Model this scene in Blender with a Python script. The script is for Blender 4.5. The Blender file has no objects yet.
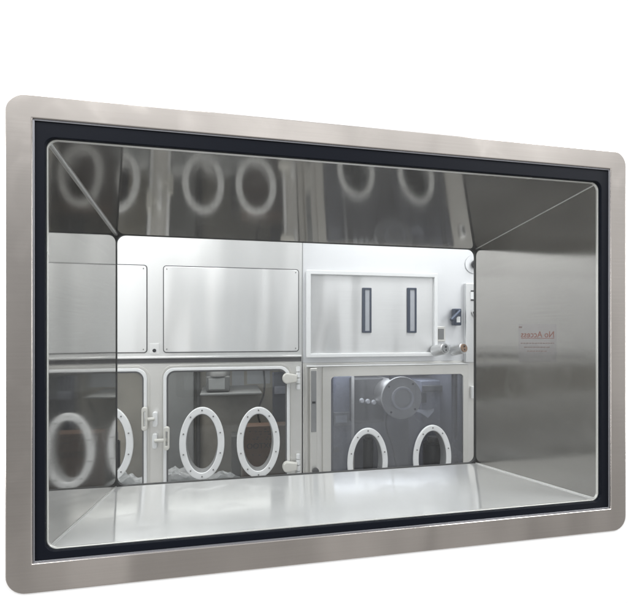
import bpy, bmesh, math, random
from mathutils import Vector, Matrix, noise
random.seed(7)
sc = bpy.context.scene
C = sc.collection
R = math.radians

# ------------------------------------------------------------------ camera
CAM_D, CAM_H, F, YAW = 0.782, 1.40, 440.0, R(11.56)
cam = bpy.data.cameras.new('camera'); co = bpy.data.objects.new('camera', cam); C.objects.link(co)
co.location = (0, -CAM_D, CAM_H); co.rotation_euler = (R(90), 0, -YAW)
cam.sensor_fit = 'HORIZONTAL'; cam.sensor_width = 36; cam.lens = 36 * F / 628
cam.shift_y = (332 - 301.5) / 628
cam.clip_start = 0.02; cam.clip_end = 200
sc.camera = co

def P(px, py, y):                      # measured point of the photo on the plane at depth y
    u = (px - 314) / F
    dx = math.sin(YAW) + math.cos(YAW) * u; dy = math.cos(YAW) - math.sin(YAW) * u
    t = (y + CAM_D) / dy
    return Vector((dx * t, y, CAM_H + (332 - py) / F * t))
YI = 1.458                              # front face of the isolators
def IX(px, y=YI): return P(px, 332, y).x
def IZ(px, py, y=YI): return P(px, py, y).z

# ------------------------------------------------------------------ materials
def mat(name):
    m = bpy.data.materials.new(name); m.use_nodes = True
    nt = m.node_tree; nt.nodes.clear()
    out = nt.nodes.new('ShaderNodeOutputMaterial')
    return m, nt, out
def N(nt, t, **kw):
    n = nt.nodes.new(t)
    for k, v in kw.items(): setattr(n, k, v)
    return n
def steel(name, col, rough, streak=(1, 1, 200), bump=0.05, blotch=0.12, metallic=1.0, aniso=0.0, tan=(0, 0, 1), smudge=0, wave=0, wmap=(1, 1, 1)):
    m, nt, out = mat(name); L = nt.links.new
    b = N(nt, 'ShaderNodeBsdfPrincipled'); L(b.outputs[0], out.inputs[0])
    tc = N(nt, 'ShaderNodeTexCoord')
    mp = N(nt, 'ShaderNodeMapping'); mp.inputs['Scale'].default_value = streak; L(tc.outputs['Object'], mp.inputs[0])
    n1 = N(nt, 'ShaderNodeTexNoise'); n1.inputs['Scale'].default_value = 4; n1.inputs['Detail'].default_value = 5; L(mp.outputs[0], n1.inputs['Vector'])
    n2 = N(nt, 'ShaderNodeTexNoise'); n2.inputs['Scale'].default_value = 3.1; n2.inputs['Detail'].default_value = 1; L(tc.outputs['Object'], n2.inputs['Vector'])
    mr = N(nt, 'ShaderNodeMapRange'); mr.clamp = False; mr.inputs['From Min'].default_value = .2; mr.inputs['From Max'].default_value = .8
    mr.inputs['To Min'].default_value = rough * .88; mr.inputs['To Max'].default_value = rough * 1.12
    L(n2.outputs['Fac'], mr.inputs[0]); L(mr.outputs[0], b.inputs['Roughness'])
    if smudge:      # handling marks: duller wiped patches
        n4 = N(nt, 'ShaderNodeTexNoise'); n4.inputs['Scale'].default_value = 11; n4.inputs['Detail'].default_value = 5; n4.inputs['Distortion'].default_value = 1.2; L(tc.outputs['Object'], n4.inputs['Vector'])
        ms = N(nt, 'ShaderNodeMapRange'); ms.inputs['From Min'].default_value = .48; ms.inputs['From Max'].default_value = .75
        ms.inputs['To Min'].default_value = 1; ms.inputs['To Max'].default_value = 1 + smudge * 1.6
        mm = N(nt, 'ShaderNodeMath', operation='MULTIPLY'); L(n4.outputs['Fac'], ms.inputs[0]); L(mr.outputs[0], mm.inputs[0]); L(ms.outputs[0], mm.inputs[1]); L(mm.outputs[0], b.inputs['Roughness'])
    add = N(nt, 'ShaderNodeMath', operation='MULTIPLY_ADD'); L(n1.outputs['Fac'], add.inputs[0]); add.inputs[1].default_value = .5; 
    m2 = N(nt, 'ShaderNodeMath', operation='MULTIPLY'); L(n2.outputs['Fac'], m2.inputs[0]); m2.inputs[1].default_value = .5
    L(m2.outputs[0], add.inputs[2])
    mx = N(nt, 'ShaderNodeMix', data_type='RGBA'); L(add.outputs[0], mx.inputs['Factor'])
    mx.inputs['A'].default_value = (*[c * (1 - blotch) for c in col], 1); mx.inputs['B'].default_value = (*[min(1, c * (1 + blotch)) for c in col], 1)
    L(mx.outputs['Result'], b.inputs['Base Color'])
    b.inputs['Metallic'].default_value = metallic
    b.inputs['Anisotropic'].default_value = aniso
    if aniso:
        cv = N(nt, 'ShaderNodeCombineXYZ')
        for k in range(3): cv.inputs[k].default_value = tan[k]
        L(cv.outputs[0], b.inputs['Tangent'])
    bp = N(nt, 'ShaderNodeBump'); bp.inputs['Strength'].default_value = bump; bp.inputs['Distance'].default_value = .001
    L(n1.outputs['Fac'], bp.inputs['Height'])
    if bump: L(bp.outputs[0], b.inputs['Normal'])
    if wave:        # gentle bow of the rolled sheet
        wp = N(nt, 'ShaderNodeMapping'); wp.inputs['Scale'].default_value = wmap; wp.inputs['Location'].default_value = (.37, .2, .6); L(tc.outputs['Object'], wp.inputs[0])
        n3 = N(nt, 'ShaderNodeTexNoise'); n3.inputs['Scale'].default_value = 2.2; n3.inputs['Detail'].default_value = .6; L(wp.outputs[0], n3.inputs['Vector'])
        bq = N(nt, 'ShaderNodeBump'); bq.inputs['Strength'].default_value = 1; bq.inputs['Distance'].default_value = wave
        L(n3.outputs['Fac'], bq.inputs['Height']); L(bq.outputs[0], b.inputs['Normal'])
    return m
def plain(name, col, rough=.5, metallic=0, var=.12, scale=30, bump=.0, spec=.5):
    m, nt, out = mat(name); L = nt.links.new
    b = N(nt, 'ShaderNodeBsdfPrincipled'); L(b.outputs[0], out.inputs[0])
    tc = N(nt, 'ShaderNodeTexCoord'); n1 = N(nt, 'ShaderNodeTexNoise'); n1.inputs['Scale'].default_value = scale; n1.inputs['Detail'].default_value = 6
    L(tc.outputs['Object'], n1.inputs['Vector'])
    mx = N(nt, 'ShaderNodeMix', data_type='RGBA'); L(n1.outputs['Fac'], mx.inputs['Factor'])
    mx.inputs['A'].default_value = (*[c * (1 - var) for c in col], 1); mx.inputs['B'].default_value = (*[min(1, c * (1 + var)) for c in col], 1)
    L(mx.outputs['Result'], b.inputs['Base Color']); b.inputs['Roughness'].default_value = rough; b.inputs['Metallic'].default_value = metallic
    b.inputs['Specular IOR Level'].default_value = spec
    if bump:
        bp = N(nt, 'ShaderNodeBump'); bp.inputs['Strength'].default_value = bump; bp.inputs['Distance'].default_value = .003
        L(n1.outputs['Fac'], bp.inputs['Height']); L(bp.outputs[0], b.inputs['Normal'])
    return m
def glass(name, tint=(.95, .96, .96), refl=1.0, ior=1.45, rough=.0, film=0.0, filmcol=(.5, .52, .56)):
    m, nt, out = mat(name); L = nt.links.new
    tr = N(nt, 'ShaderNodeBsdfTransparent'); tr.inputs[0].default_value = (*tint, 1)
    gl = N(nt, 'ShaderNodeBsdfGlossy'); gl.inputs['Roughness'].default_value = rough
    lw = N(nt, 'ShaderNodeLayerWeight'); lw.inputs['Blend'].default_value = .5      # Schlick reflectance, same from both faces
    pw_ = N(nt, 'ShaderNodeMath', operation='POWER'); L(lw.outputs['Facing'], pw_.inputs[0]); pw_.inputs[1].default_value = 5
    f0 = ((ior - 1) / (ior + 1)) ** 2
    fm = N(nt, 'ShaderNodeMath', operation='MULTIPLY_ADD'); L(pw_.outputs[0], fm.inputs[0]); fm.inputs[1].default_value = 1 - f0; fm.inputs[2].default_value = f0
    mu = N(nt, 'ShaderNodeMath', operation='MULTIPLY'); mu.inputs[1].default_value = refl; mu.use_clamp = True
    L(fm.outputs[0], mu.inputs[0])
    base = tr.outputs[0]
    if film:
        df = N(nt, 'ShaderNodeBsdfDiffuse'); df.inputs[0].default_value = (*filmcol, 1)
        tc = N(nt, 'ShaderNodeTexCoord'); mp = N(nt, 'ShaderNodeMapping'); mp.inputs['Scale'].default_value = (9, 1, .8); L(tc.outputs['Object'], mp.inputs[0])
        n1 = N(nt, 'ShaderNodeTexNoise'); n1.inputs['Scale'].default_value = 2; n1.inputs['Detail'].default_value = 4; L(mp.outputs[0], n1.inputs['Vector'])
        mr = N(nt, 'ShaderNodeMapRange'); mr.inputs['From Min'].default_value = .3; mr.inputs['From Max'].default_value = .7
        mr.inputs['To Min'].default_value = film * .6; mr.inputs['To Max'].default_value = film * 1.4
        L(n1.outputs['Fac'], mr.inputs[0])
        mf = N(nt, 'ShaderNodeMixShader'); L(mr.outputs[0], mf.inputs[0]); L(tr.outputs[0], mf.inputs[1]); L(df.outputs[0], mf.inputs[2]); base = mf.outputs[0]
    mx = N(nt, 'ShaderNodeMixShader'); L(mu.outputs[0], mx.inputs[0]); L(base, mx.inputs[1]); L(gl.outputs[0], mx.inputs[2])
    L(mx.outputs[0], out.inputs[0])
    return m

M = {}
Z_, Y_ = (0, 0, 1), (0, 1, 0)
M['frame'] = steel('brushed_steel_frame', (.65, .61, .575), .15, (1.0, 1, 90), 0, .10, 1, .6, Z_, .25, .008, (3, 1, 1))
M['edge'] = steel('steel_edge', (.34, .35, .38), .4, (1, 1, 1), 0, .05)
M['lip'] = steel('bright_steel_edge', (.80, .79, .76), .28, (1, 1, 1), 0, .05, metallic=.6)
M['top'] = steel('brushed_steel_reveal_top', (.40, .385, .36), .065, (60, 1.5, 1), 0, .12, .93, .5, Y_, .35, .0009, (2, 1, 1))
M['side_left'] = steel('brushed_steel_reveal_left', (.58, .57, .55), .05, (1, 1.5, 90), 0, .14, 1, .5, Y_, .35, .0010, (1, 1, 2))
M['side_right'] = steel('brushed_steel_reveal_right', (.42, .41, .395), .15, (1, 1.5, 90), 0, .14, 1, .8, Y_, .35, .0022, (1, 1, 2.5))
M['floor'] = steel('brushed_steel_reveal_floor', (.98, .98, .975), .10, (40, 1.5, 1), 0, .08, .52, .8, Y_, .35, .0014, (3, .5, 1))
M['weld'] = plain('polished_weld', (.74, .74, .73), .3, .75, .1, 200, .1)
M['gasket'] = plain('black_rubber', (.004, .0055, .010), .5, 0, .1, 40, 0, .12)
M['seal'] = plain('dark_rear_seal', (.012, .012, .013), .5, 0, .1, 40)
M['wall'] = plain('white_wall_paint', (.88, .88, .88), .8, 0, .01, 8)
M['glass'] = glass('window_glass', (.97, .98, .98), .8)
M['glassr'] = glass('rear_glass', (.97, .975, .98), .6)
M['body'] = steel('isolator_steel', (.84, .84, .835), .36, (1.2, 1, 60), 0, .06, .93, .85, Z_, 0, .03, (2.2, 1, .3))
M['bodyr'] = steel('isolator_steel_bright', (.78, .79, .81), .38, (1.2, 1, 60), 0, .05, .6, .8, Z_)
M['panel'] = steel('isolator_panel_steel', (.97, .97, .965), .33, (1, 1, 80), 0, .07, .96, .9, Z_, 0, .035, (2.4, 1, .3))
M['doorst'] = steel('isolator_door_steel', (.76, .75, .72), .35, (1, 1, 60), 0, .07, .9, .8, Z_)
M['lower'] = steel('isolator_lower_steel', (.80, .79, .765), .35, (1, 1, 60), 0, .07, .9, .8, Z_)
M['tdoor'] = steel('transfer_door_steel', (.74, .745, .75), .34, (1, 1, 70), 0, .12, .95, .88, Z_, 0, .045, (2.6, 1, .35))
M['groove'] = plain('dark_groove', (.10, .10, .105), .6)
M['white'] = plain('white_plastic', (.82, .83, .84), .35, 0, .04, 60)
M['cream'] = plain('cream_plastic', (.66, .65, .61), .35, 0, .06, 60)
M['screw'] = plain('screw_steel', (.28, .28, .28), .35, .9)
M['doorglass'] = glass('isolator_glass', (.84, .85, .85), .8, 1.5, .02, .03, (.42, .43, .44))
M['doorglassb'] = glass('tinted_isolator_glass', (.76, .77, .80), 1.1, 1.55, .02, .12, (.44, .45, .49))  # streaked pale film stands in for reflections washing over the glass
M['inside'] = plain('isolator_back_wall', (.33, .31, .275), .6, .0, .45, 7, .2)
M['insideb'] = plain('isolator_back_wall_blue', (.13, .135, .16), .5, .0, .45, 8, .2)
M['infloor'] = steel('isolator_tray_steel', (.5, .5, .5), .3, (1, 1, 1), 0)
M['brown'] = plain('cardboard', (.075, .040, .024), .8, 0, .2, 25, .1)
M['ink'] = plain('black_ink', (.006, .005, .005), .7)
M['darkgrey'] = plain('dark_grey_plastic', (.07, .07, .072), .45)
M['grey'] = plain('grey_enamel', (.22, .225, .23), .45)
M['navy'] = plain('dark_blue_plastic', (.035, .04, .065), .35)
M['screen'] = plain('pale_blue_screen', (.22, .235, .29), .3, 0, .5, 60)
M['paper'] = plain('paper', (.42, .44, .48), .7, 0, .1, 30)
M['black'] = plain('black_plastic', (.012, .013, .018), .35)
M['blued'] = plain('blued_steel', (.07, .085, .12), .3, .6)
M['brass'] = plain('worn_brass', (.30, .20, .14), .4, .6, .4, 120)
M['bag'] = plain('crumpled_clear_plastic', (.50, .51, .53), .18, 0, .15, 40)
M['label'] = glass('clear_sticker_film', (.97, .965, .975), .4, 1.4, .1, .03, (.40, .37, .39))
M['red'] = plain('faded_red_print', (.20, .085, .065), .6)
M['redf'] = plain('faint_brown_print', (.17, .125, .115), .6)

# ------------------------------------------------------------------ builders
def tag(o, label=None, cat=None, group=None, kind=None):
    if label: o['label'] = label
    if cat: o['category'] = cat
    if group: o['group'] = group
    if kind: o['kind'] = kind
    return o
def thing(name, loc, label, cat, group=None):
    o = bpy.data.objects.new(name, None); C.objects.link(o); o.location = loc; o.empty_display_size = .05
    return tag(o, label, cat, group)
def wloc(o):
    v = Vector((0, 0, 0))
    while o: v += Vector(o.location); o = o.parent
    return v
def link(name, me, m, parent=None, origin=None, smooth=True):
    """me in world coordinates; origin moved to its own centre"""
    bb = [v.co for v in me.vertices]
    c = Vector(origin) if origin else Vector([(min(v[i] for v in bb) + max(v[i] for v in bb)) / 2 for i in range(3)])
    me.transform(Matrix.Translation(-c))
    me.materials.clear(); me.materials.append(M[m])
    if smooth:
        me.shade_smooth()
        try: me.set_sharp_from_angle(angle=R(35))
        except Exception: pass
    o = bpy.data.objects.new(name, me); C.objects.link(o)
    if smooth:
        wn = o.modifiers.new('weighted_normals', 'WEIGHTED_NORMAL'); wn.mode = 'FACE_AREA'; wn.weight = 100; wn.keep_sharp = True
    if parent: o.parent = parent; o.location = c - wloc(parent)
    else: o.location = c
    return o
def rr(x0, z0, x1, z1, r=0.0, n=8):
    if r <= 0: return [(x0, z0), (x1, z0), (x1, z1), (x0, z1)]
    pts = []
    for cx, cz, a in ((x1 - r, z0 + r, -90), (x1 - r, z1 - r, 0), (x0 + r, z1 - r, 90), (x0 + r, z0 + r, 180)):
        for i in range(n + 1):
            t = R(a + 90 * i / n); pts.append((cx + r * math.cos(t), cz + r * math.sin(t)))
    return pts
def ell(cx, cz, a, b, n=56): return [(cx + a * math.cos(2 * math.pi * i / n), cz + b * math.sin(2 * math.pi * i / n)) for i in range(n)]
def plate_mesh(loops, y0, y1, bevel=0.0, res=2):
    cu = bpy.data.curves.new('tmp', 'CURVE'); cu.dimensions = '2D'; cu.fill_mode = 'BOTH'
    for lp in loops:
        s = cu.splines.new('POLY'); s.points.add(len(lp) - 1)
        for p, q in zip(s.points, lp): p.co = (q[0], q[1], 0, 1)
        s.use_cyclic_u = True
    cu.extrude = max(0, (y1 - y0) / 2 - bevel); cu.bevel_depth = bevel; cu.offset = -bevel; cu.bevel_resolution = res
    t = bpy.data.objects.new('tmp', cu); C.objects.link(t)
    bpy.context.view_layer.update()
    me = bpy.data.meshes.new_from_object(t.evaluated_get(bpy.context.evaluated_depsgraph_get()))
    bpy.data.objects.remove(t); bpy.data.curves.remove(cu)
    me.transform(Matrix.Translation((0, (y0 + y1) / 2, 0)) @ Matrix.Rotation(R(90), 4, 'X'))
    bm = bmesh.new(); bm.from_mesh(me); bmesh.ops.remove_doubles(bm, verts=bm.verts, dist=1e-6); bm.to_mesh(me); bm.free()
    return me
def plate(name, loops, y0, y1, m, parent=None, bevel=0.0, origin=None): return link(name, plate_mesh(loops, y0, y1, bevel), m, parent, origin)
def bm_box(bm, a, b, bev=0.0):
    g = bmesh.ops.create_cube(bm, size=1); vs = g['verts']
    c = [(a[i] + b[i]) / 2 for i in range(3)]; s = [abs(b[i] - a[i]) for i in range(3)]
    for v in vs: v.co = Vector([c[i] + v.co[i] * s[i] for i in range(3)])
    if bev:
        es = list({e for v in vs for e in v.link_edges})
        bmesh.ops.bevel(bm, geom=es, offset=bev, segments=3, affect='EDGES', profile=.5)
def box(name, a, b, m, parent=None, bev=0.0, origin=None):
    bm = bmesh.new(); bm_box(bm, a, b, bev); me = bpy.data.meshes.new(name); bm.to_mesh(me); bm.free()
    return link(name, me, m, parent, origin)
def bm_tube(bm, p, q, r, r2=None, seg=20, bev=0):
    p = Vector(p); q = Vector(q); d = q - p; r2 = r if r2 is None else r2
    g = bmesh.ops.create_cone(bm, cap_ends=True, segments=seg, radius1=r, radius2=r2, depth=d.length)
    mt = Matrix.Translation((p + q) / 2) @ d.to_track_quat('Z', 'Y').to_matrix().to_4x4()
    bmesh.ops.transform(bm, matrix=mt, verts=g['verts'])
    if bev:
        es = [e for e in {e for v in g['verts'] for e in v.link_edges} if e.calc_face_angle(0) > 1]
        bmesh.ops.bevel(bm, geom=es, offset=bev, segments=2, affect='EDGES')
def tube(name, p, q, r, m, parent=None, r2=None, seg=24, bev=0):
    bm = bmesh.new(); bm_tube(bm, p, q, r, r2, seg, bev); me = bpy.data.meshes.new(name); bm.to_mesh(me); bm.free()
    return link(name, me, m, parent)
def finish(bm, name, m, parent=None, origin=None):
    me = bpy.data.meshes.new(name); bm.to_mesh(me); bm.free(); return link(name, me, m, parent, origin)
def copy_to(o, parent, delta):
    c = o.copy(); C.objects.link(c); c.parent = parent; c.location = Vector(o.location) + Vector(delta)
    return c
def text_mesh(s, size, thick=.0003):
    cu = bpy.data.curves.new('t', 'FONT'); cu.body = s; cu.size = size; cu.extrude = thick; cu.align_x = 'CENTER'; cu.offset = size * .008
    t = bpy.data.objects.new('t', cu); C.objects.link(t); bpy.context.view_layer.update()
    me = bpy.data.meshes.new_from_object(t.evaluated_get(bpy.context.evaluated_depsgraph_get()))
    bpy.data.objects.remove(t); bpy.data.curves.remove(cu)
    return me

# ------------------------------------------------------------------ window geometry from the photo
fo = (P(5, 92, 0), P(626, 530, 0)); fx0, fx1 = fo[0].x, fo[1].x
fz1 = (P(5, 92, 0).z + P(626, 152, 0).z) / 2; fz0 = (P(5, 596, 0).z + P(626, 530, 0).z) / 2
gx0, gx1 = P(32, 120, 0).x, P(611, 167, 0).x
gz1 = (P(32, 120, 0).z + P(611, 167, 0).z) / 2; gz0 = (P(32, 564, 0).z + P(611, 509, 0).z) / 2
YG = .006
ix0, ix1 = P(45, 137, YG).x, P(601, 182, YG).x
iz1 = (P(45, 137, YG).z + P(601, 182, YG).z) / 2; iz0 = (P(46, 552, YG).z + P(600, 501, YG).z) / 2
YB = .4628
bx0, bx1 = P(116, 234, YB).x, P(476, 249, YB).x
bz1 = (P(116, 234, YB).z + P(476, 249, YB).z) / 2; bz0 = (P(116, 487, YB).z + P(476, 463, YB).z) / 2
print('frame', fx0, fx1, fz0, fz1, 'glass', ix0, ix1, iz0, iz1, 'back', bx0, bx1, bz0, bz1)

# wall
WX0, WX1, WZ0, WZ1 = -3.2, 3.8, -1.0, 3.6
def join_meshes(a, b):
    bm = bmesh.new(); bm.from_mesh(a); bm.from_mesh(b); bm.to_mesh(a); bm.free(); return a
wa = plate_mesh([rr(WX0, WZ0, WX1, WZ1), rr(gx0 - .012, gz0 - .012, gx1 + .012, gz1 + .012)[::-1]], .0022, .06)
wb = plate_mesh([rr(WX0, WZ0, WX1, WZ1), rr(fx0 + .045, min(bz0, iz0) - .03, fx1 - .045, iz1 + .03)[::-1]], .0602, .455)
tag(link('wall', join_meshes(wa, wb), 'wall'), kind='structure')

win = thing('observation_window', ((fx0 + fx1) / 2, .0, fz0), 'long brushed steel window with black gasket and deep mirror steel reveal, set in the white wall', 'window')
plate('frame', [rr(fx0, fz0, fx1, fz1, .030, 12), rr(gx0, gz0, gx1, gz1)[::-1]], 0.0, .0042, 'frame', win, .0016)
# returned inner edge of the frame: thin bright step
plate('frame_edge', [rr(gx0 - .0004, gz0 - .0004, gx1 + .0004, gz1 + .0004), rr(gx0 + .0026, gz0 + .0026, gx1 - .0026, gz1 - .0026)[::-1]], .0030, .009, 'edge', win, .0006)
plate('gasket', [rr(gx0 + .0026, gz0 + .0026, gx1 - .0026, gz1 - .0026), rr(ix0, iz0, ix1, iz1, .016, 10)[::-1]], .0048, .016, 'gasket', win, .0014)
plate('glazing_bead', [rr(ix0 - .004, iz0 - .004, ix1 + .004, iz1 + .004, .016, 10), rr(ix0 + .0016, iz0 + .0016, ix1 - .0016, iz1 - .0016, .015, 10)[::-1]], .0125, .018, 'lip', win, .0008)
plate('glass_pane', [rr(ix0 - .003, iz0 - .003, ix1 + .003, iz1 + .003, .015, 8)], .0102, .0106, 'glass', win)

# the steel reveal: four sheets, sloping gently downwards to the rear
y0, y1 = .0165, YB
def sheet(name, a, b, c, d, n, m):
    """quad a,b (front) c,d (rear) thickened along n away from the opening"""
    bm = bmesh.new(); V = [bm.verts.new(p) for p in (a, b, c, d)] + [bm.verts.new(Vector(p) + Vector(n) * .002) for p in (a, b, c, d)]
    for f in ((0, 1, 2, 3), (7, 6, 5, 4), (0, 4, 5, 1), (1, 5, 6, 2), (2, 6, 7, 3), (3, 7, 4, 0)): bm.faces.new([V[i] for i in f])
    bmesh.ops.recalc_face_normals(bm, faces=bm.faces); return finish(bm, name, m, win)
A = dict(tl=Vector((ix0, y0, iz1)), tr=Vector((ix1, y0, iz1)), bl=Vector((ix0, y0, iz0)), br=Vector((ix1, y0, iz0)))
B = dict(tl=Vector((bx0, y1, bz1)), tr=Vector((bx1, y1, bz1)), bl=Vector((bx0, y1, bz0)), br=Vector((bx1, y1, bz0)))
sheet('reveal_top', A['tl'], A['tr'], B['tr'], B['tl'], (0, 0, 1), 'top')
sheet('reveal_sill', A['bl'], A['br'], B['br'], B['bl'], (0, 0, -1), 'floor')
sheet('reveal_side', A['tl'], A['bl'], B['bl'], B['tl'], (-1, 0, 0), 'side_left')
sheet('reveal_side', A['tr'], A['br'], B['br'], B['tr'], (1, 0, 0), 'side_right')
for k, r in (('tl', .0034), ('tr', .0011), ('bl', .0018), ('br', .0020)):
    s = Vector((1 if k[1] == 'l' else -1, 0, -1 if k[0] == 't' else 1)) * r * .35
    tube('weld_seam', A[k] + s, B[k] + s, r, 'weld', win, seg=12)
# rear glazing: thin black seal with rounded corners
e = .0012
plate('rear_seal', [rr(bx0 - .02, bz0 - .02, bx1 + .02, bz1 + .02), rr(bx0 + e, bz0 + e, bx1 - e, bz1 - e, .022, 8)[::-1]], YB + .0003, YB + .012, 'seal', win, .001)
plate('rear_pane', [rr(bx0 + .001, bz0 + .001, bx1 - .001, bz1 - .001)], YB + .0135, YB + .014, 'glassr', win)
plate('rear_frame', [rr(bx0 - .05, bz0 - .05, bx1 + .05, bz1 + .05, .03), rr(bx0 - .004, bz0 - .004, bx1 + .004, bz1 + .004)[::-1]], YB + .015, YB + .021, 'frame', win, .002)

# sticker on the inner face of the glass, read from the other side
YS = .0112
s0, s1 = P(518.5, 324, YS), P(556.5, 362, YS)
st = plate('sticker', [rr(s0.x, P(537, 362, YS).z, s1.x, P(537, 324, YS).z, .001, 3)], YS, YS + .0001, 'label', win)
st['label'] = 'clear film sticker with faint red No Access lettering seen from behind'
def mirrored_text(s, px, py, wpx, m, name):
    me = text_mesh(s, .02); xs = [v.co.x for v in me.vertices]; w = max(xs) - min(xs)
    tw = P(px + wpx / 2, py, YS).x - P(px - wpx / 2, py, YS).x; k = tw / w
    mid = (max(xs) + min(xs)) / 2
    for v in me.vertices:
        x, y, z = v.co; v.co = (-(x - mid) * k, z * .2, y * k)
    me.flip_normals(); c = P(px, py, YS); me.transform(Matrix.Translation((c.x, YS - .0003, c.z)))
    return link(name, me, m, st, smooth=False)
mirrored_text('No Access', 537.5, 337.3, 33, 'red', 'lettering')
bm = bmesh.new(); a = P(521, 338.6, YS); b = P(554, 338.0, YS); bm_box(bm, (a.x, YS - .0004, a.z), (b.x, YS - .0001, b.z)); finish(bm, 'underline', 'red', st)
bm = bmesh.new()
for yy, x0, x1 in ((343.2, 520.5, 554), (347.2, 524, 550), (351.2, 527, 547)):
    x = x0
    while x < x1:
        w = random.uniform(1.6, 3.4); a = P(x, yy + .45, YS); b = P(min(x + w, x1), yy - .45, YS); bm_box(bm, (a.x, YS - .0004, a.z), (b.x, YS - .0001, b.z)); x += w + .6
finish(bm, 'small_print', 'redf', st)
a = P(518.8, 328, YS); b = P(521.8, 326.4, YS); box('print_mark', (a.x, YS - .0004, a.z), (b.x, YS - .0001, b.z), 'redf', st)

# ------------------------------------------------------------------ isolators
def PXR(x0, y0, x1, y1, ref=None):     # photo rectangle -> world rectangle on the isolator face (x0,z0,x1,z1)
    ref = (x0 + x1) / 2 if ref is None else ref
    return IX(x0), IZ(ref, y1), IX(x1), IZ(ref, y0)
ZT, ZB = 2.05, 0.0
zl = IZ(230, 358.5); zl2 = IZ(230, 362.5)   # ledge line
xsL = -2.2; xsM = IX(302.2); xsR = IX(700)
DEP = .75
LX, RX = IX(-58), IX(303)

# ---- left isolator
iso = thing('isolator_cabinet', ((xsL + xsM) / 2, YI, 0), 'steel isolator with oval glove ports and flat panels above, left of the upright seam', 'isolator')
# openings of the two glazed doors (spaced alike; third leaf further left, second pair of ports)
dz1 = IZ(226, 366.5); dz0 = dz1 - (IZ(226, 366.5) - IZ(226, 500))
D = [(IX(163.0), IX(290.0)), (IX(20), IX(147.6))]
D[1] = (D[1][1] - (D[0][1] - D[0][0]), D[1][1])
g2 = .014
dz0 -= .25
holes = [rr(a + g2, dz0 + g2, b - g2, dz1 - g2, .045, 8)[::-1] for a, b in D]
plate('body', [rr(xsL, zl2, xsM - .002, ZT)], YI, YI + .02, 'body', iso, .002)
plate('door_front', [rr(xsL, ZB, xsM - .002, zl2 - .0005)] + holes, YI, YI + .02, 'lower', iso, .002)
# moulded ledge between the upper panels and the doors
bm = bmesh.new(); bm_box(bm, (xsL, YI - .012, zl + .004), (xsM - .004, YI - .0005, zl + .014), .003)
finish(bm, 'ledge', 'body', iso)
bm = bmesh.new(); bm_box(bm, (xsL, YI - .003, zl2 + .002), (xsM - .004, YI - .0005, zl + .0035), .0008)
finish(bm, 'ledge_groove_shade', 'groove', iso)  # dark strip stands for the groove and the shade below the ledge
# chamber shell behind the doors
bm = bmesh.new()
cx0, cx1, cz0, cz1 = D[1][0] - .05, D[0][1] + .03, dz0 - .02, dz1 + .03
bm_box(bm, (cx0, YI + DEP, cz0), (cx1, YI + DEP + .02, cz1)); finish(bm, 'chamber_wall', 'inside', iso)
bm = bmesh.new(); bm_box(bm, (cx0, YI + .022, cz0 - .01), (cx1, YI + DEP - .001, cz0 + .001)); finish(bm, 'chamber_tray', 'infloor', iso)
bm = bmesh.new(); bm_box(bm, (cx0, YI + .022, cz1), (cx1, YI + DEP - .001, cz1 + .01)); finish(bm, 'chamber_roof', 'inside', iso)
bm = bmesh.new(); bm_box(bm, (cx1, YI + .022, cz0), (cx1 + .01, YI + DEP - .001, cz1)); finish(bm, 'chamber_side', 'infloor', iso)
bm = bmesh.new(); bm_box(bm, (cx0 - .01, YI + .022, cz0), (cx0, YI + DEP - .001, cz1)); finish(bm, 'chamber_side', 'inside', iso)

# ports
pw = (IX(224.5) - IX(179.5)) / 2; ph = (IZ(202, 406.5) - IZ(202, 478.5)) / 2
pt = .034
ports_l = [(IX(202.2), IZ(202, 442.5)), (IX(258.2), IZ(258, 441.5))]
dxp = ports_l[1][0] - ports_l[0][0]
xr = IX(134.0) - pw
ports_l += [(xr, IZ(112, 443.5)), (xr - dxp, IZ(112, 443.5))]
def screw_at(x, y, z, parent, r=.0042):
    bm = bmesh.new(); bm_tube(bm, (x, y, z), (x, y - .0035, z), r, r * .8, 10); return finish(bm, 'screw', 'screw', parent)
port0 = None
def glove_port(cab, x, z, a, b, m='white', th=.032, yf=None, n=10):
    yf = YI - .006 if yf is None else yf
    p = plate('glove_port', [ell(x, z, a, b), ell(x, z, a - th, b - th * 1.06)[::-1]], yf - .016, yf, m, cab, .0045)
    plate('port_collar', [ell(x, z, a - th + .001, b - th * 1.06 + .001), ell(x, z, a - th - .003, b - th * 1.06 - .003)[::-1]], yf - .010, yf + .05, 'grey', p, .001)
    for k in range(n):
        t = 2 * math.pi * (k + .5 * (n % 4 == 2)) / n + math.pi / 2 * (n % 4 == 2) - math.pi * .5 / n * 0
        screw_at(x + (a - th / 2) * math.sin(2 * math.pi * k / n), yf - .0155, z + (b - th / 2) * math.cos(2 * math.pi * k / n), p)
    return p
for x, z in ports_l: glove_port(iso, x, z, pw, ph)

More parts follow.
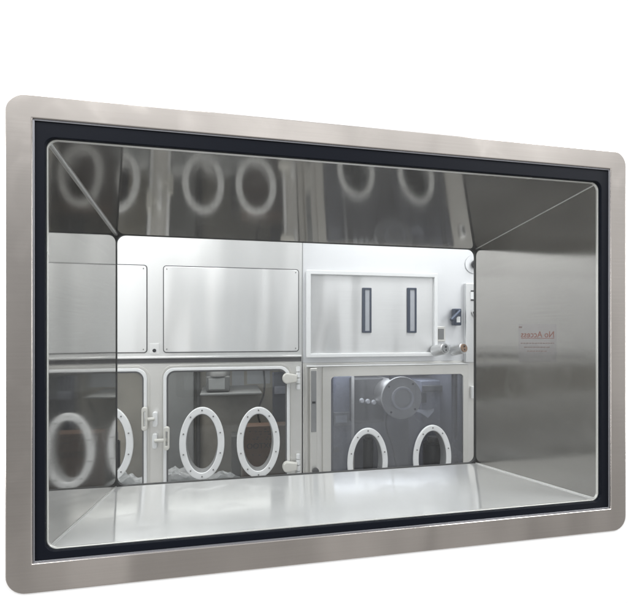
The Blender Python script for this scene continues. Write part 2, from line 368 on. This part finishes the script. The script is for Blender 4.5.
for i, (a, b) in enumerate(D):
    d = plate('door', [rr(a + .002, dz0 + .002, b - .002, dz1 - .002, .050, 10), rr(a + .017, dz0 + .017, b - .017, dz1 - .017, .040, 10)[::-1]], YI - .008, YI - .0005, 'white', iso, .003)
    plate('door_seal', [rr(a + .0165, dz0 + .0165, b - .0165, dz1 - .0165, .040, 10), rr(a + .024, dz0 + .024, b - .024, dz1 - .024, .034, 10)[::-1]], YI - .005, YI + .004, 'groove', d, .001)
    hl = [ell(x, z, pw - .03, ph - .03)[::-1] for x, z in (ports_l[:2] if i == 0 else ports_l[2:])]
    plate('door_glass', [rr(a + .022, dz0 + .022, b - .022, dz1 - .022, .034, 8)] + hl, YI - .001, YI + .003, 'doorglass', d)
    plate('door_rim', [rr(a - .011, dz0 - .011, b + .011, dz1 + .011, .062, 10), rr(a - .002, dz0 - .002, b + .002, dz1 + .002, .054, 10)[::-1]], YI - .003, YI - .0005, 'doorst', d, .001)

# upper flat panels with thin dark surround and corner screws
zt = IZ(230, 267.3); zb = IZ(230, 352.3)
UP = [(IX(163), IX(299)), (IX(163) - (IX(163) - IX(147.5)) - (IX(299) - IX(163)), IX(147.5))]
UP.append((UP[1][0] - .07 - (UP[0][1] - UP[0][0]), UP[1][0] - .07))
for a, b in UP:
    p = plate('upper_panel', [rr(a + .0045, zb + .0045, b - .0045, zt - .0045, .012, 4)], YI - .004, YI - .0005, 'panel', iso, .0012)
    plate('panel_seal', [rr(a, zb, b, zt, .016, 5), rr(a + .0045, zb + .0045, b - .0045, zt - .0045, .012, 5)[::-1]], YI - .0015, YI - .0004, 'groove', p)
    for sx in (a + .018, b - .018):
        for sz in (zb + .018, zt - .018): screw_at(sx, YI - .004, sz, p, .0032)
# lock plate and keyhole between the panels
c = P(154.5, 350.5, YI)
lk = plate('lock', [rr(c.x - .022, c.z - .016, c.x + .022, c.z + .034, .004, 3)], YI - .0025, YI - .0005, 'panel', iso, .0006)
tube('keyhole', (c.x, YI - .0026, c.z), (c.x, YI - .008, c.z), .0085, 'black', lk)

# latches and hinges
def latch(px_base, py_base, px_lev, py_lev):
    c = P(px_base, py_base, YI); l = P(px_lev, py_lev, YI - .03)
    h = plate('door_latch', [rr(c.x - .011, c.z - .036, c.x + .011, c.z + .036, .009, 5)], YI - .028, YI - .0005, 'white', iso, .003)
    bm = bmesh.new(); bm_tube(bm, (c.x, YI - .032, c.z + .004), (l.x, YI - .032, c.z + .004), .0085, .010, 16, .002); finish(bm, 'latch_pin', 'cream', h)
    plate('latch_lever', [rr(l.x - .014, l.z - .056, l.x + .012, l.z + .056, .012, 6), rr(l.x - .005, l.z - .036, l.x + .003, l.z + .034, .0035, 4)[::-1]], YI - .046, YI - .024, 'cream', h, .0035)
latch(155.6, 418.5, 145, 418.5)
latch(155.4, 440, 167, 438)
def hinge(px, py):
    a = P(px - 7.5, py, YI - .03); b = P(px + 6.5, py, YI - .02)
    bm = bmesh.new()
    h = plate('door_hinge', [[(a.x + .0 + .026 * (1 - math.cos(t)), a.z + .026 * math.sin(t)) for t in [R(-90 + 180 * i / 10) - R(0) for i in range(0, 0)]] or
        [(a.x + .024 + .024 * math.cos(R(90 + 18 * i)), a.z + .027 * math.sin(R(90 + 18 * i))) for i in range(11)] + [(b.x, a.z - .018), (b.x, a.z + .018)]], YI - .045, YI - .012, 'cream', iso, .006)
    x = b.x + .010
    bm = bmesh.new()
    for k in range(4):
        z = a.z - .058 + k * .030; bm_tube(bm, (x, YI - .014, z), (x, YI - .014, z + .026), .011, None, 16, .002)
    finish(bm, 'hinge_barrel', 'screw' if False else 'white', h)
    return h
hinge(290, 378.5); hinge(290, 467.0)

# ---- right isolator
iso2 = thing('isolator_cabinet', ((RX + xsR) / 2, YI, 0), 'steel isolator with slotted transfer door above a blue tinted glazed door', 'isolator')
wz1 = IZ(385, 365.5); wz0 = wz1 - .98
wx0, wx1 = IX(322), IX(467)
gx_0, gx_1 = IX(330.5), IX(462); gz_1 = IZ(396, 375); gz_0 = wz0 + .06
rzs = wz1 + .02
plate('body', [rr(RX, rzs, xsR, ZT)], YI - .0015, YI + .02, 'bodyr', iso2, .002)
plate('door_front', [rr(RX, ZB, xsR, rzs - .0005), rr(gx_0 - .012, gz_0 - .012, gx_1 + .012, gz_1 + .012, .02)[::-1]], YI - .0015, YI + .02, 'lower', iso2, .002)
ports_r = [(IX(366.3), IZ(366, 461.5)), (IX(430.3), IZ(430, 456.5))]
zr = (ports_r[0][1] + ports_r[1][1]) / 2
pw2 = (IX(386) - IX(347)) / 2 * 1.02; ph2 = ph * 1.02
fr = plate('door', [rr(wx0, wz0, wx1, wz1, .006, 3), rr(gx_0, gz_0, gx_1, gz_1, .022, 6)[::-1]], YI - .014, YI - .002, 'doorst', iso2, .002)
plate('door_glass', [rr(gx_0 - .004, gz_0 - .004, gx_1 + .004, gz_1 + .004, .02, 6), ell(ports_r[0][0], zr, pw2 - .03, ph2 - .03)[::-1], ell(ports_r[1][0], zr, pw2 - .03, ph2 - .03)[::-1]], YI - .006, YI - .003, 'doorglassb', fr)
bm = bmesh.new(); bm_box(bm, (IX(306), YI - .024, wz1 + .001), (wx1, YI - .002, wz1 + .008), .002); finish(bm, 'door_rail', 'white', iso2)
for x, z in ports_r: glove_port(iso2, x, zr, pw2, ph2, 'white', .029, YI - .0145)
# upright post with its dark slots, left of the door
a, b = IX(307.5), IX(309.5)
bm = bmesh.new(); bm_box(bm, (IX(304.8), YI - .02, wz0), (IX(306.2), YI - .002, wz1), .001); finish(bm, 'edge_strip', 'doorst', iso2)
ps = box('upright_post', (IX(308.5), YI - .045, wz0), (IX(315.5), YI - .002, wz1 - .004), 'doorst', iso2, .004)
box('post_strip', (IX(309.4), YI - .0475, IZ(312, 430)), (IX(314.6), YI - .0445, IZ(312, 370)), 'grey', ps, .001)
box('post_slot', (IX(310.4), YI - .049, IZ(312, 402)), (IX(313.6), YI - .0465, IZ(312, 400)), 'black', ps)
c = P(313.5, 468, YI); tube('post_knob', (c.x, YI - .062, c.z), (c.x, YI - .044, c.z), .017, 'darkgrey', ps, bev=.003)
# transfer door
tx0, tz0, tx1, tz1 = IX(306), IZ(370, 356), IX(434.5), IZ(370, 273)
td = plate('transfer_door', [rr(tx0, tz0, tx1, tz1, .004, 3)], YI - .016, YI - .002, 'tdoor', iso2, .002)
plate('door_surround', [rr(tx0 - .003, tz0 - .003, tx1 + .003, tz1 + .003, .006, 3), rr(tx0 + .019, tz0 + .017, tx1 - .016, tz1 - .019, .003, 3)[::-1]], YI - .034, YI - .0155, 'white', td, .003)
for px in (365.6, 410.3):
    x0, z0, x1, z1 = IX(px - 4.6), IZ(px, 332.8), IX(px + 4.6), IZ(px, 288.2)
    q = plate('slot_handle', [rr(x0, z0, x1, z1, .003, 2), rr(x0 + .010, z0 + .010, x1 - .010, z1 - .010)[::-1]], YI - .024, YI - .0155, 'blued', td, .0015)
    box('slot_insert', (x0 + .009, YI - .020, z0 + .009), (x1 - .009, YI - .0158, z1 - .009), 'paper', q)
    box('slot_shadow_strip', (x0 + .010, YI - .0225, z0 + .009), (x0 + .016, YI - .0195, z1 - .009), 'blued', q)
# disc with black knob, top right
c = P(473.0, 264.5, YI)
k = tube('knob_disc', (c.x, YI - .006, c.z), (c.x, YI - .002, c.z), .052, 'bodyr', iso2, seg=40, bev=.002)
tube('knob', (c.x + .008, YI - .03, c.z), (c.x + .008, YI - .005, c.z), .024, 'black', k, bev=.005)
# toggle clamp
c = P(454.5, 317.5, YI)
tg = box('toggle_clamp', (c.x - .021, YI - .04, c.z - .045), (c.x + .021, YI - .002, c.z + .048), 'blued', iso2, .006)
box('clamp_plate', (c.x - .011, YI - .043, c.z - .028), (c.x + .011, YI - .0395, c.z + .004), 'white', tg, .001)
bm = bmesh.new(); bm_tube(bm, (c.x + .006, YI - .05, c.z + .034), (c.x - .052, YI - .058, c.z - .018), .010, .012, 12, .002); finish(bm, 'clamp_lever', 'blued', tg)
# small grey switch plate
x0, z0, x1, z1 = PXR(435.6, 326.5, 444.6, 341.5)
sw = box('switch_plate', (x0, YI - .010, z0), (x1, YI - .002, z1), 'doorst', iso2, .002)
box('switch', (x0 + .010, YI - .0125, z0 + .012), (x1 - .010, YI - .0095, z1 - .012), 'grey', sw, .001)
# two round lock cylinders
for (px, py, mm, o) in ((438.0, 350, 'white', 0), (456.5, 349.5, 'white', 1)):
    a = P(px - 4, py + 1, YI - .02); b = P(px + 7.5, py - 1.5, YI - .10)
    cy = tube('lock_cylinder', a, b, .030, 'tdoor', iso2, bev=.004, seg=32)
    dv = (b - a).normalized()
    tube('cylinder_face', b, b + dv * .003, .022, 'grey' if o == 0 else 'brass', cy)
    for q in (-1, 1):
        e0 = b + dv * .003 + Vector((0, 0, .009 * q)); tube('pin_hole', e0, e0 + dv * .002, .005, 'black', cy, seg=12)
# electrical box at the right
x0, z0, x1, z1 = PXR(463, 284, 486, 362)
sb = box('side_housing', (x0, YI - .03, z0), (x1, YI - .002, z1), 'tdoor', iso2, .004)
for py in (291.5, 300.5):
    z = IZ(470, py); box('housing_slot', (IX(468), YI - .034, z - .003), (x1 - .006, YI - .0295, z + .003), 'black', sb)
box('housing_plate', (IX(467.6), YI - .033, IZ(470, 299.5)), (x1 - .004, YI - .0295, IZ(470, 292.5)), 'white', sb)
c = P(474.5, 312, YI); bm = bmesh.new()
for i in range(8):
    t0, t1 = R(180 + 20 * i), R(180 + 20 * (i + 1))
    bm_tube(bm, (c.x + .03 * math.cos(t0), YI - .04, c.z + .03 * math.sin(t0)), (c.x + .03 * math.cos(t1), YI - .04, c.z + .03 * math.sin(t1)), .004, None, 10)
finish(bm, 'pull_ring', 'darkgrey', sb)
# door catch on the right edge
x0, z0, x1, z1 = PXR(470, 386, 474.5, 398)
ct = box('door_catch', (x0, YI - .03, z0), (x1, YI - .002, z1), 'white', iso2, .003)
box('catch_slot', (x0 + .006, YI - .033, z0 + .015), (x1 - .006, YI - .0295, z1 - .012), 'black', ct)

# chamber of the right isolator
bx_0, bx_1 = gx_0 - .05, gx_1 + .05
box('chamber_wall', (bx_0, YI + .62, gz_0 - .02), (bx_1, YI + .64, gz_1 + .03), 'insideb', iso2)
box('chamber_tray', (bx_0, YI + .022, gz_0 - .03), (bx_1, YI + .619, gz_0 - .02), 'infloor', iso2)
box('chamber_roof', (bx_0, YI + .022, gz_1 + .03), (bx_1, YI + .619, gz_1 + .04), 'insideb', iso2)
box('chamber_side', (bx_0 - .01, YI + .022, gz_0 - .02), (bx_0 - .0005, YI + .619, gz_1 + .03), 'insideb', iso2)
box('chamber_side', (bx_1 + .0005, YI + .022, gz_0 - .02), (bx_1 + .01, YI + .619, gz_1 + .03), 'insideb', iso2)

# ------------------------------------------------------------------ things inside the left isolator
YW = YI + DEP                           # its back wall
def Q(px, py, y): return P(px, py, y)
def inbox(name, x0, y0, x1, y1, ya, yb, m, parent=None, bev=.004, foot=None, head=None):
    a, b = P(x0, y1, ya), P(x1, y0, ya)
    if foot is not None: a.z = foot
    if head is not None: b.z = head
    return box(name, (a.x, ya, a.z), (b.x, yb, b.z), m, parent, bev)
def base_thing(name, px, py, y, label, cat, group=None): return thing(name, P(px, py, y), label, cat, group)
# cardboard box
yb_ = YI + .22
t = base_thing('cardboard_box', 268, 468, yb_, 'brown cardboard box with black lettering seen through the rightmost oval port of the left isolator', 'box')
trayz = cz0 + .001
a, b = P(243, 470, yb_), P(297, 424.5, yb_)
t.location = ((a.x + b.x) / 2, yb_ + .12, trayz)
bm = bmesh.new(); bm_box(bm, (a.x, yb_, trayz), (b.x, yb_ + .10, b.z), .004); finish(bm, 'carton', 'brown', t)
def wall_text(s, px, py, hpx, y, m, parent):
    me = text_mesh(s, .05); c = P(px, py, y); k = hpx / F * (y + CAM_D) / .05 / .7
    for v in me.vertices: x, yy, z = v.co; v.co = (x * k + c.x, y - .001 + z, yy * k + c.z)
    return link('lettering', me, m, parent, smooth=False)
wall_text('OOTXOX', 263.5, 448, 5.2, yb_ - .0003, 'ink', t)
wall_text('TL LES', 290, 447.6, 4, yb_ - .0003, 'ink', t)
for i in range(26):
    px = random.uniform(250, 276); py = random.choice([427, 429, 431, 433, 434, 437, 455, 457]) + random.uniform(-.5, .5)
    pass
bm = bmesh.new()
for i in range(34):
    px = random.uniform(249, 281); py = random.choice([429, 431.5, 434, 437, 439, 455, 457]); w = random.uniform(.8, 2.6)
    a2, b2 = P(px, py + .5, yb_), P(px + w, py - .5, yb_); bm_box(bm, (a2.x, yb_ - .0012, a2.z), (b2.x, yb_ - .0002, b2.z))
finish(bm, 'lettering', 'ink', t)

# grey instrument with domed hood
ya = YI + .42
t = base_thing('bench_instrument', 220, 393, ya, 'dark grey instrument with domed hood on the chamber shelf', 'instrument')
a, b = P(206, 392, ya), P(230, 376, ya)
sh_z = a.z
t.location = ((a.x + b.x) / 2, ya + .09, sh_z)
box('housing', (a.x, ya, sh_z), (b.x, ya + .2, b.z), 'darkgrey', t, .008)
box('front_panel', (a.x + .015, ya - .003, sh_z + .012), (b.x - .03, ya + .001, b.z - .012), 'grey', t, .002)
bm = bmesh.new(); bmesh.ops.create_uvsphere(bm, u_segments=28, v_segments=16, radius=1)
for v in bm.verts: v.co = Vector(((a.x + b.x) / 2 + v.co.x * (b.x - a.x) * .54, ya + .1 + v.co.y * .12, b.z + max(-.05, v.co.z) * .055))
finish(bm, 'hood', 'darkgrey', t)
# shelf
shf = inbox('wall_shelf', 200, 392.3, 262, 396, YI + .38, YW - .001, 'grey', None, .003)
tag(shf, 'thin grey shelf along the back of the left isolator chamber', 'shelf')
# papers
o = inbox('paper_sheet', 232, 370, 244, 390, YW - .004, YW - .001, 'paper', None, 0)
tag(o, 'small pale paper sheet on chamber wall just right of the domed instrument', 'paper sheet')
o = inbox('paper_sheet', 247, 366, 270, 384, YW - .006, YW - .003, 'paper', None, 0)
tag(o, 'wide pale paper sheet on chamber wall beside the dark monitor', 'paper sheet')
# monitor
ym = YI + .40
t = base_thing('monitor', 282, 425, ym, 'tall dark blue monitor with a pale text strip behind the top hinge', 'monitor')
a, b = P(273, 424, ym), P(300, 372, ym); t.location = ((a.x + b.x) / 2, ym, a.z)
box('casing', (a.x, ym, a.z), (b.x, ym + .04, b.z), 'navy', t, .006)
a, b = P(274.5, 394, ym), P(291, 386, ym)
box('screen', (a.x, ym - .003, a.z), (b.x, ym + .001, b.z), 'screen', t, .001)
a, b = P(270, 480, ym + .01), P(292, 424.2, ym + .01)
box('stand', (a.x + .04, ym + .012, trayz), (b.x - .04, ym + .03, b.z), 'darkgrey', t, .004)
# vertical duct on the left of the chamber
o = inbox('air_duct', 163, 367, 194, 500, YW - .10, YW - .001, 'grey', None, .01, trayz, cz1); tag(o, 'grey upright air duct in the left corner behind the middle glazed door', 'duct')
o = inbox('drain_pipe', 196, 366, 200, 470, YW - .05, YW - .02, 'darkgrey', None, .008, trayz, cz1); tag(o, 'slim dark pipe beside the grey air duct', 'pipe')
o = inbox('small_carton', 231.5, 436, 241, 458, YI + .3, YI + .42, 'darkgrey', None, .003, trayz); tag(o, 'small dark carton between the two right oval ports of the left isolator', 'carton')

def crumple(name, c, s, m, label, seed, cat='plastic bag'):
    bm = bmesh.new(); bmesh.ops.create_icosphere(bm, subdivisions=5, radius=1)
    for v in bm.verts:
        p = v.co.copy(); o = Vector((seed * 7.3, 0, 0))
        d = 1 + .38 * noise.ridged_multi_fractal(p * 1.6 + o, 1, 2, 4, 1, 2) * .5 + .22 * noise.noise(p * 4 + o)
        d = .55 + .45 * d if True else d
        q = p * d
        if q.z < -.3: q.z = -.3 + (q.z + .3) * .05
        v.co = Vector((c[0] + q.x * s[0], c[1] + q.y * s[1], c[2] + (q.z + .32) * s[2]))
    o = finish(bm, name, m); me = o.data
    for p in me.polygons: p.use_smooth = random.random() < .4
    return tag(o, label, cat)
p = P(177, 480, YI + .2); crumple('plastic_bag', (p.x, p.y, trayz), (.16, .11, (P(177, 458, YI + .2).z - trayz) * .62), 'bag', 'crumpled clear plastic bag on the tray at the left of the middle door', 1)
p = P(212, 480, YI + .25); crumple('plastic_bag', (p.x + .05, p.y, trayz), (.17, .10, (P(212, 466, YI + .2).z - trayz) * .6), 'bag', 'low crumpled plastic bag on the tray between two oval ports', 2)
p = P(128, 480, YI + .2); crumple('plastic_bag', (p.x, p.y, trayz), (.17, .11, (P(128, 464, YI + .2).z - trayz) * .62), 'bag', 'crumpled plastic bag behind the leftmost visible glazed door', 3)
o = inbox('upright_bottle', 112, 428, 120, 470, YI + .3, YI + .36, 'black', None, .01)
bm = bmesh.new(); a, b = P(111, 470, YI + .3), P(119, 432, YI + .3); r_ = (b.x - a.x) / 2
bpy.data.objects.remove(o)
bt = thing('reagent_bottle', ((a.x + b.x) / 2, YI + .33, trayz), 'black reagent bottle seen inside the leftmost visible oval port', 'bottle')
bm_tube(bm, ((a.x + b.x) / 2, YI + .33, trayz), ((a.x + b.x) / 2, YI + .33, b.z - .05), r_, None, 24, .006); finish(bm, 'bottle_body', 'black', bt)
bm = bmesh.new(); bm_tube(bm, ((a.x + b.x) / 2, YI + .33, b.z - .052), ((a.x + b.x) / 2, YI + .33, b.z), r_ * .5, None, 20, .004); finish(bm, 'bottle_cap', 'grey', bt)

# ------------------------------------------------------------------ things inside the right isolator
y2 = YI + .16
rz0 = gz_0 - .02
t = thing('round_access_port', P(402, 420, y2), 'large round pale flange with raised centre ring hanging behind the blue tinted glass', 'port')
c = P(402, 398, y2); rad = (P(421, 398, y2).x - P(383, 398, y2).x) / 2 * 1.05
bm = bmesh.new(); bm_tube(bm, (c.x - .05, YI + .619, c.z + .01), (c.x, y2 + .02, c.z), rad * .74, None, 48, .006); finish(bm, 'port_barrel', 'doorst', t)
plate('port_flange', [ell(c.x, c.z, rad, rad), ell(c.x, c.z, rad * .5, rad * .5)[::-1]], y2, y2 + .02, 'cream', t, .004)
plate('centre_ring', [ell(c.x, c.z, rad * .55, rad * .55), ell(c.x, c.z, rad * .44, rad * .44)[::-1]], y2 - .02, y2 + .001, 'white', t, .004)
tube('centre_cap', (c.x, y2 + .001, c.z), (c.x, y2 + .02, c.z), rad * .44, 'cream', t, seg=36)
for k in range(4):
    an = R(50 + 90 * k); tube('screw', (c.x + rad * .85 * math.cos(an), y2 - .004, c.z + rad * .85 * math.sin(an)), (c.x + rad * .85 * math.cos(an), y2, c.z + rad * .85 * math.sin(an)), .006, 'black', t, seg=12)
y3 = YI + .34
def inthing(name, x0, py0, x1, py1, ya, yb, m, label, cat, bev=.006, group=None, foot=None, head=None):
    o = inbox(name, x0, py0, x1, py1, ya, yb, m, None, bev, foot, head); return tag(o, label, cat, group)
inthing('control_panel', 333, 376, 352, 500, y3 + .1, y3 + .26, 'screen', 'pale blue upright panel at the left of the blue tinted chamber', 'panel', foot=rz0)
m_ = base_thing('meter', 340, 420, y3, 'small meter box with a pale display low on the pale blue upright panel', 'meter')
a, b = P(334, 426, y3 + .08), P(350, 412, y3 + .08); m_.location = ((a.x + b.x) / 2, y3 + .08, a.z)
box('meter_body', (a.x, y3 + .08, a.z), (b.x, y3 + .0995, b.z), 'grey', m_, .003); box('display', (a.x + .01, y3 + .077, a.z + .02), (b.x - .02, y3 + .081, b.z - .02), 'paper', m_)
bk = inbox('filter_housing', 354, 378, 384, 424, y3, YI + .619, 'darkgrey', None, .01); tag(bk, 'dark square filter housing left of the round pale flange', 'housing')
for i, px in enumerate((362.5, 368.5, 374.5)):
    c = P(px, 401 + i * .8, y3 - .02)
    bm = bmesh.new(); bm_tube(bm, c, c + Vector((0, .02, 0)), .012, .016, 16, .002)
    o = finish(bm, 'valve_knob', 'white'); tag(o, 'small white knob in the row of three on the dark filter housing', 'knob', 'white knobs in a row on the filter housing')
inthing('hanging_rod', 352.2, 376, 354.4, 440, y3 - .03, y3 - .01, 'cream', 'thin cream rod hanging beside the dark filter housing', 'rod', .003, foot=rz0, head=gz_1 + .03)
inthing('vent_grille', 424, 385, 449, 392, YI + .32, YI + .3495, 'darkgrey', 'dark flat vent strip high at the right behind blue tinted glass', 'vent')
inthing('small_switch', 422, 392, 427, 403, YI + .32, YI + .3495, 'black', 'small black switch just right of the round pale flange', 'switch')
inthing('back_cabinet', 421, 380, 458, 430, YI + .35, YI + .55, 'screen', 'grey blue cabinet standing behind the right oval port of the tinted door', 'cabinet', foot=rz0)
# bent sheet of film
bm = bmesh.new(); pts = [(413, 411), (420, 412.5), (428, 413), (434, 411)]
for i in range(2):
    pass
rows = []
for j, yy in enumerate((0, .07)):
    rows.append([bm.verts.new(P(px, py + (5 if k == 2 else 0) * (1 - j) + j * -3, YI + .345 - .07 + yy)) for k, (px, py) in enumerate(pts)])
for k in range(3): bm.faces.new((rows[0][k], rows[0][k + 1], rows[1][k + 1], rows[1][k]))
r_ = bmesh.ops.solidify(bm, geom=bm.faces[:], thickness=.004); o = finish(bm, 'film_sheet', 'paper'); tag(o, 'bent pale film sheet above the right oval port of the tinted door', 'sheet')
# ribbed hose
bm = bmesh.new(); x = IX(452.5, YI + .06)
z = gz_1 + .03
while z > rz0 + .01:
    bm_tube(bm, (x, YI + .06, z), (x, YI + .06, z - .010), .009, None, 14, .002); bm_tube(bm, (x, YI + .06, z - .010), (x, YI + .06, z - .014), .006, None, 10); z -= .014
o = finish(bm, 'ribbed_hose', 'navy'); tag(o, 'dark blue ribbed hose hanging inside the right edge of the tinted door', 'hose')
inthing('black_strip', 455.5, 395, 457.5, 440, YI + .10, YI + .12, 'black', 'narrow black strip hanging right of the ribbed hose', 'strip', .002, head=gz_1 + .03)
c = P(455.5, 460, YI); o = tube('rubber_foot', (c.x, YI - .0028, c.z), (c.x, YI + .03, c.z), .022, 'black', bev=.004); tag(o, 'round black knob low by the ribbed hose', 'knob')
c = P(336, 449, y3 + .08); o = tube('turning_knob', (c.x, y3 + .06, c.z), (c.x, y3 + .0995, c.z), .018, 'grey', bev=.004); tag(o, 'round grey knob low left inside the tinted chamber', 'knob')
for (px, w, lab) in ((368, 5, 'dark upright canister seen through the left oval port of the tinted door'), (433, 9, 'dark upright canister seen through the right oval port of the tinted door')):
    a, b = P(px - w, 480, YI + .22), P(px + w, 432 if w < 6 else 436, YI + .22)
    bt = thing('canister', ((a.x + b.x) / 2, YI + .22, rz0), lab, 'canister')
    r_ = (b.x - a.x) / 2
    tube('canister_body', ((a.x + b.x) / 2, YI + .22, rz0), ((a.x + b.x) / 2, YI + .22, b.z - .03), r_, 'black', bt, bev=.008)
    tube('canister_cap', ((a.x + b.x) / 2, YI + .22, b.z - .031), ((a.x + b.x) / 2, YI + .22, b.z), r_ * .6, 'darkgrey', bt, bev=.005)

def cable(pts, rad, m, label, cat='cable'):
    cu = bpy.data.curves.new('c', 'CURVE'); cu.dimensions = '3D'; sp_ = cu.splines.new('BEZIER'); sp_.bezier_points.add(len(pts) - 1)
    for bp_, p_ in zip(sp_.bezier_points, pts): bp_.co = p_; bp_.handle_left_type = bp_.handle_right_type = 'AUTO'
    cu.bevel_depth = rad; cu.bevel_resolution = 3; cu.resolution_u = 10; cu.use_fill_caps = True
    t_ = bpy.data.objects.new('c', cu); C.objects.link(t_); bpy.context.view_layer.update()
    me = bpy.data.meshes.new_from_object(t_.evaluated_get(bpy.context.evaluated_depsgraph_get())); bpy.data.objects.remove(t_); bpy.data.curves.remove(cu)
    return tag(link(cat, me, m), label, cat)
yc = YI + .30
cable([Vector((IX(388, yc), yc, gz_1 + .03)), P(391, 392, yc), P(386, 425, yc), P(392, 446, yc), P(398, 472, yc)], .006, 'black', 'thin black cable looping down left of centre inside the tinted chamber')
yc = YI + .5
cable([Vector((IX(262, yc), yc, cz1)), P(264, 392, yc), P(258, 412, yc), P(262, 432, yc), P(256, 470, yc)], .006, 'black', 'black cable hanging behind the rightmost port of the left isolator')

# ------------------------------------------------------------------ light
w = bpy.data.worlds.new('World'); sc.world = w; w.use_nodes = True
nt = w.node_tree; bg = nt.nodes['Background']; L = nt.links.new
tc = N(nt, 'ShaderNodeTexCoord'); sp = N(nt, 'ShaderNodeSeparateXYZ'); L(tc.outputs['Generated'], sp.inputs[0])
rp = N(nt, 'ShaderNodeValToRGB'); mr = N(nt, 'ShaderNodeMapRange'); mr.inputs['From Min'].default_value = -1; mr.inputs['From Max'].default_value = 1
L(sp.outputs['Z'], mr.inputs[0]); L(mr.outputs[0], rp.inputs[0])
el = rp.color_ramp.elements; el[0].position = .2; el[0].color = (.40, .39, .38, 1); el[1].position = .9; el[1].color = (.9, .91, .93, 1)
for p_, c_ in ((.55, .47), (.64, .60), (.70, .95)):
    q_ = el.new(p_); q_.color = (c_, c_, c_, 1)
wm = N(nt, 'ShaderNodeMapping'); wm.inputs['Scale'].default_value = (1.8, 1, .7); L(tc.outputs['Generated'], wm.inputs[0])
nz = N(nt, 'ShaderNodeTexNoise'); nz.inputs['Scale'].default_value = 2.6; nz.inputs['Detail'].default_value = 3; L(wm.outputs[0], nz.inputs['Vector'])
nm = N(nt, 'ShaderNodeMapRange'); nm.inputs['From Min'].default_value = .3; nm.inputs['From Max'].default_value = .7; nm.inputs['To Min'].default_value = .5; nm.inputs['To Max'].default_value = 1.5
L(nz.outputs['Fac'], nm.inputs[0]); L(rp.outputs[0], bg.inputs[0]); L(nm.outputs[0], bg.inputs[1])

def area(name, loc, target, sx, sy, power, col=(1, 1, 1), spec=1.0):
    l = bpy.data.lights.new(name, 'AREA'); l.shape = 'RECTANGLE'; l.size = sx; l.size_y = sy; l.energy = power; l.color = col
    l.specular_factor = spec
    o = bpy.data.objects.new(name, l); C.objects.link(o); o.location = loc
    o.rotation_euler = (Vector(target) - Vector(loc)).to_track_quat('-Z', 'Y').to_euler(); return o
area('key_softbox', (-1.1, -1.5, 3.6), (.1, 0, 1.3), 2.0, .9, 52)
area('fill_softbox', (2.6, -1.5, 3.8), (.4, 0, 1.3), 1.2, .8, 66)
area('side_softbox', (-2.7, -1.3, 1.5), (.2, 0, 1.3), .8, 2.2, 45)
area('side_softbox', (4.2, -.9, 1.5), (.4, 0, 1.2), .8, 2.2, 70)
area('rear_fill_light', (-1.1, .9, 2.72), (-1.1, .94, 0), 2.3, .5, 27, (1, .99, .975))  # unseen overhead pair, split so the gap leaves a darker band on the panels
area('rear_fill_light', (1.55, .9, 2.72), (1.55, .94, 0), 1.9, .5, 22, (1, .99, .975))
area('chamber_light', ((cx0 + cx1) / 2, YI + .33, cz1 - .012), ((cx0 + cx1) / 2, YI + .34, 0), 1.2, .3, 6, (1, .97, .92))
area('chamber_light', ((bx_0 + bx_1) / 2, YI + .3, gz_1 + .02), ((bx_0 + bx_1) / 2, YI + .31, 0), .8, .3, 3.8, (.98, .99, 1))

sc.view_settings.view_transform = 'Standard'; sc.view_settings.look = 'None'; sc.view_settings.exposure = 0; sc.view_settings.gamma = 1
sc.cycles.max_bounces = 12; sc.cycles.glossy_bounces = 8; sc.cycles.transparent_max_bounces = 16
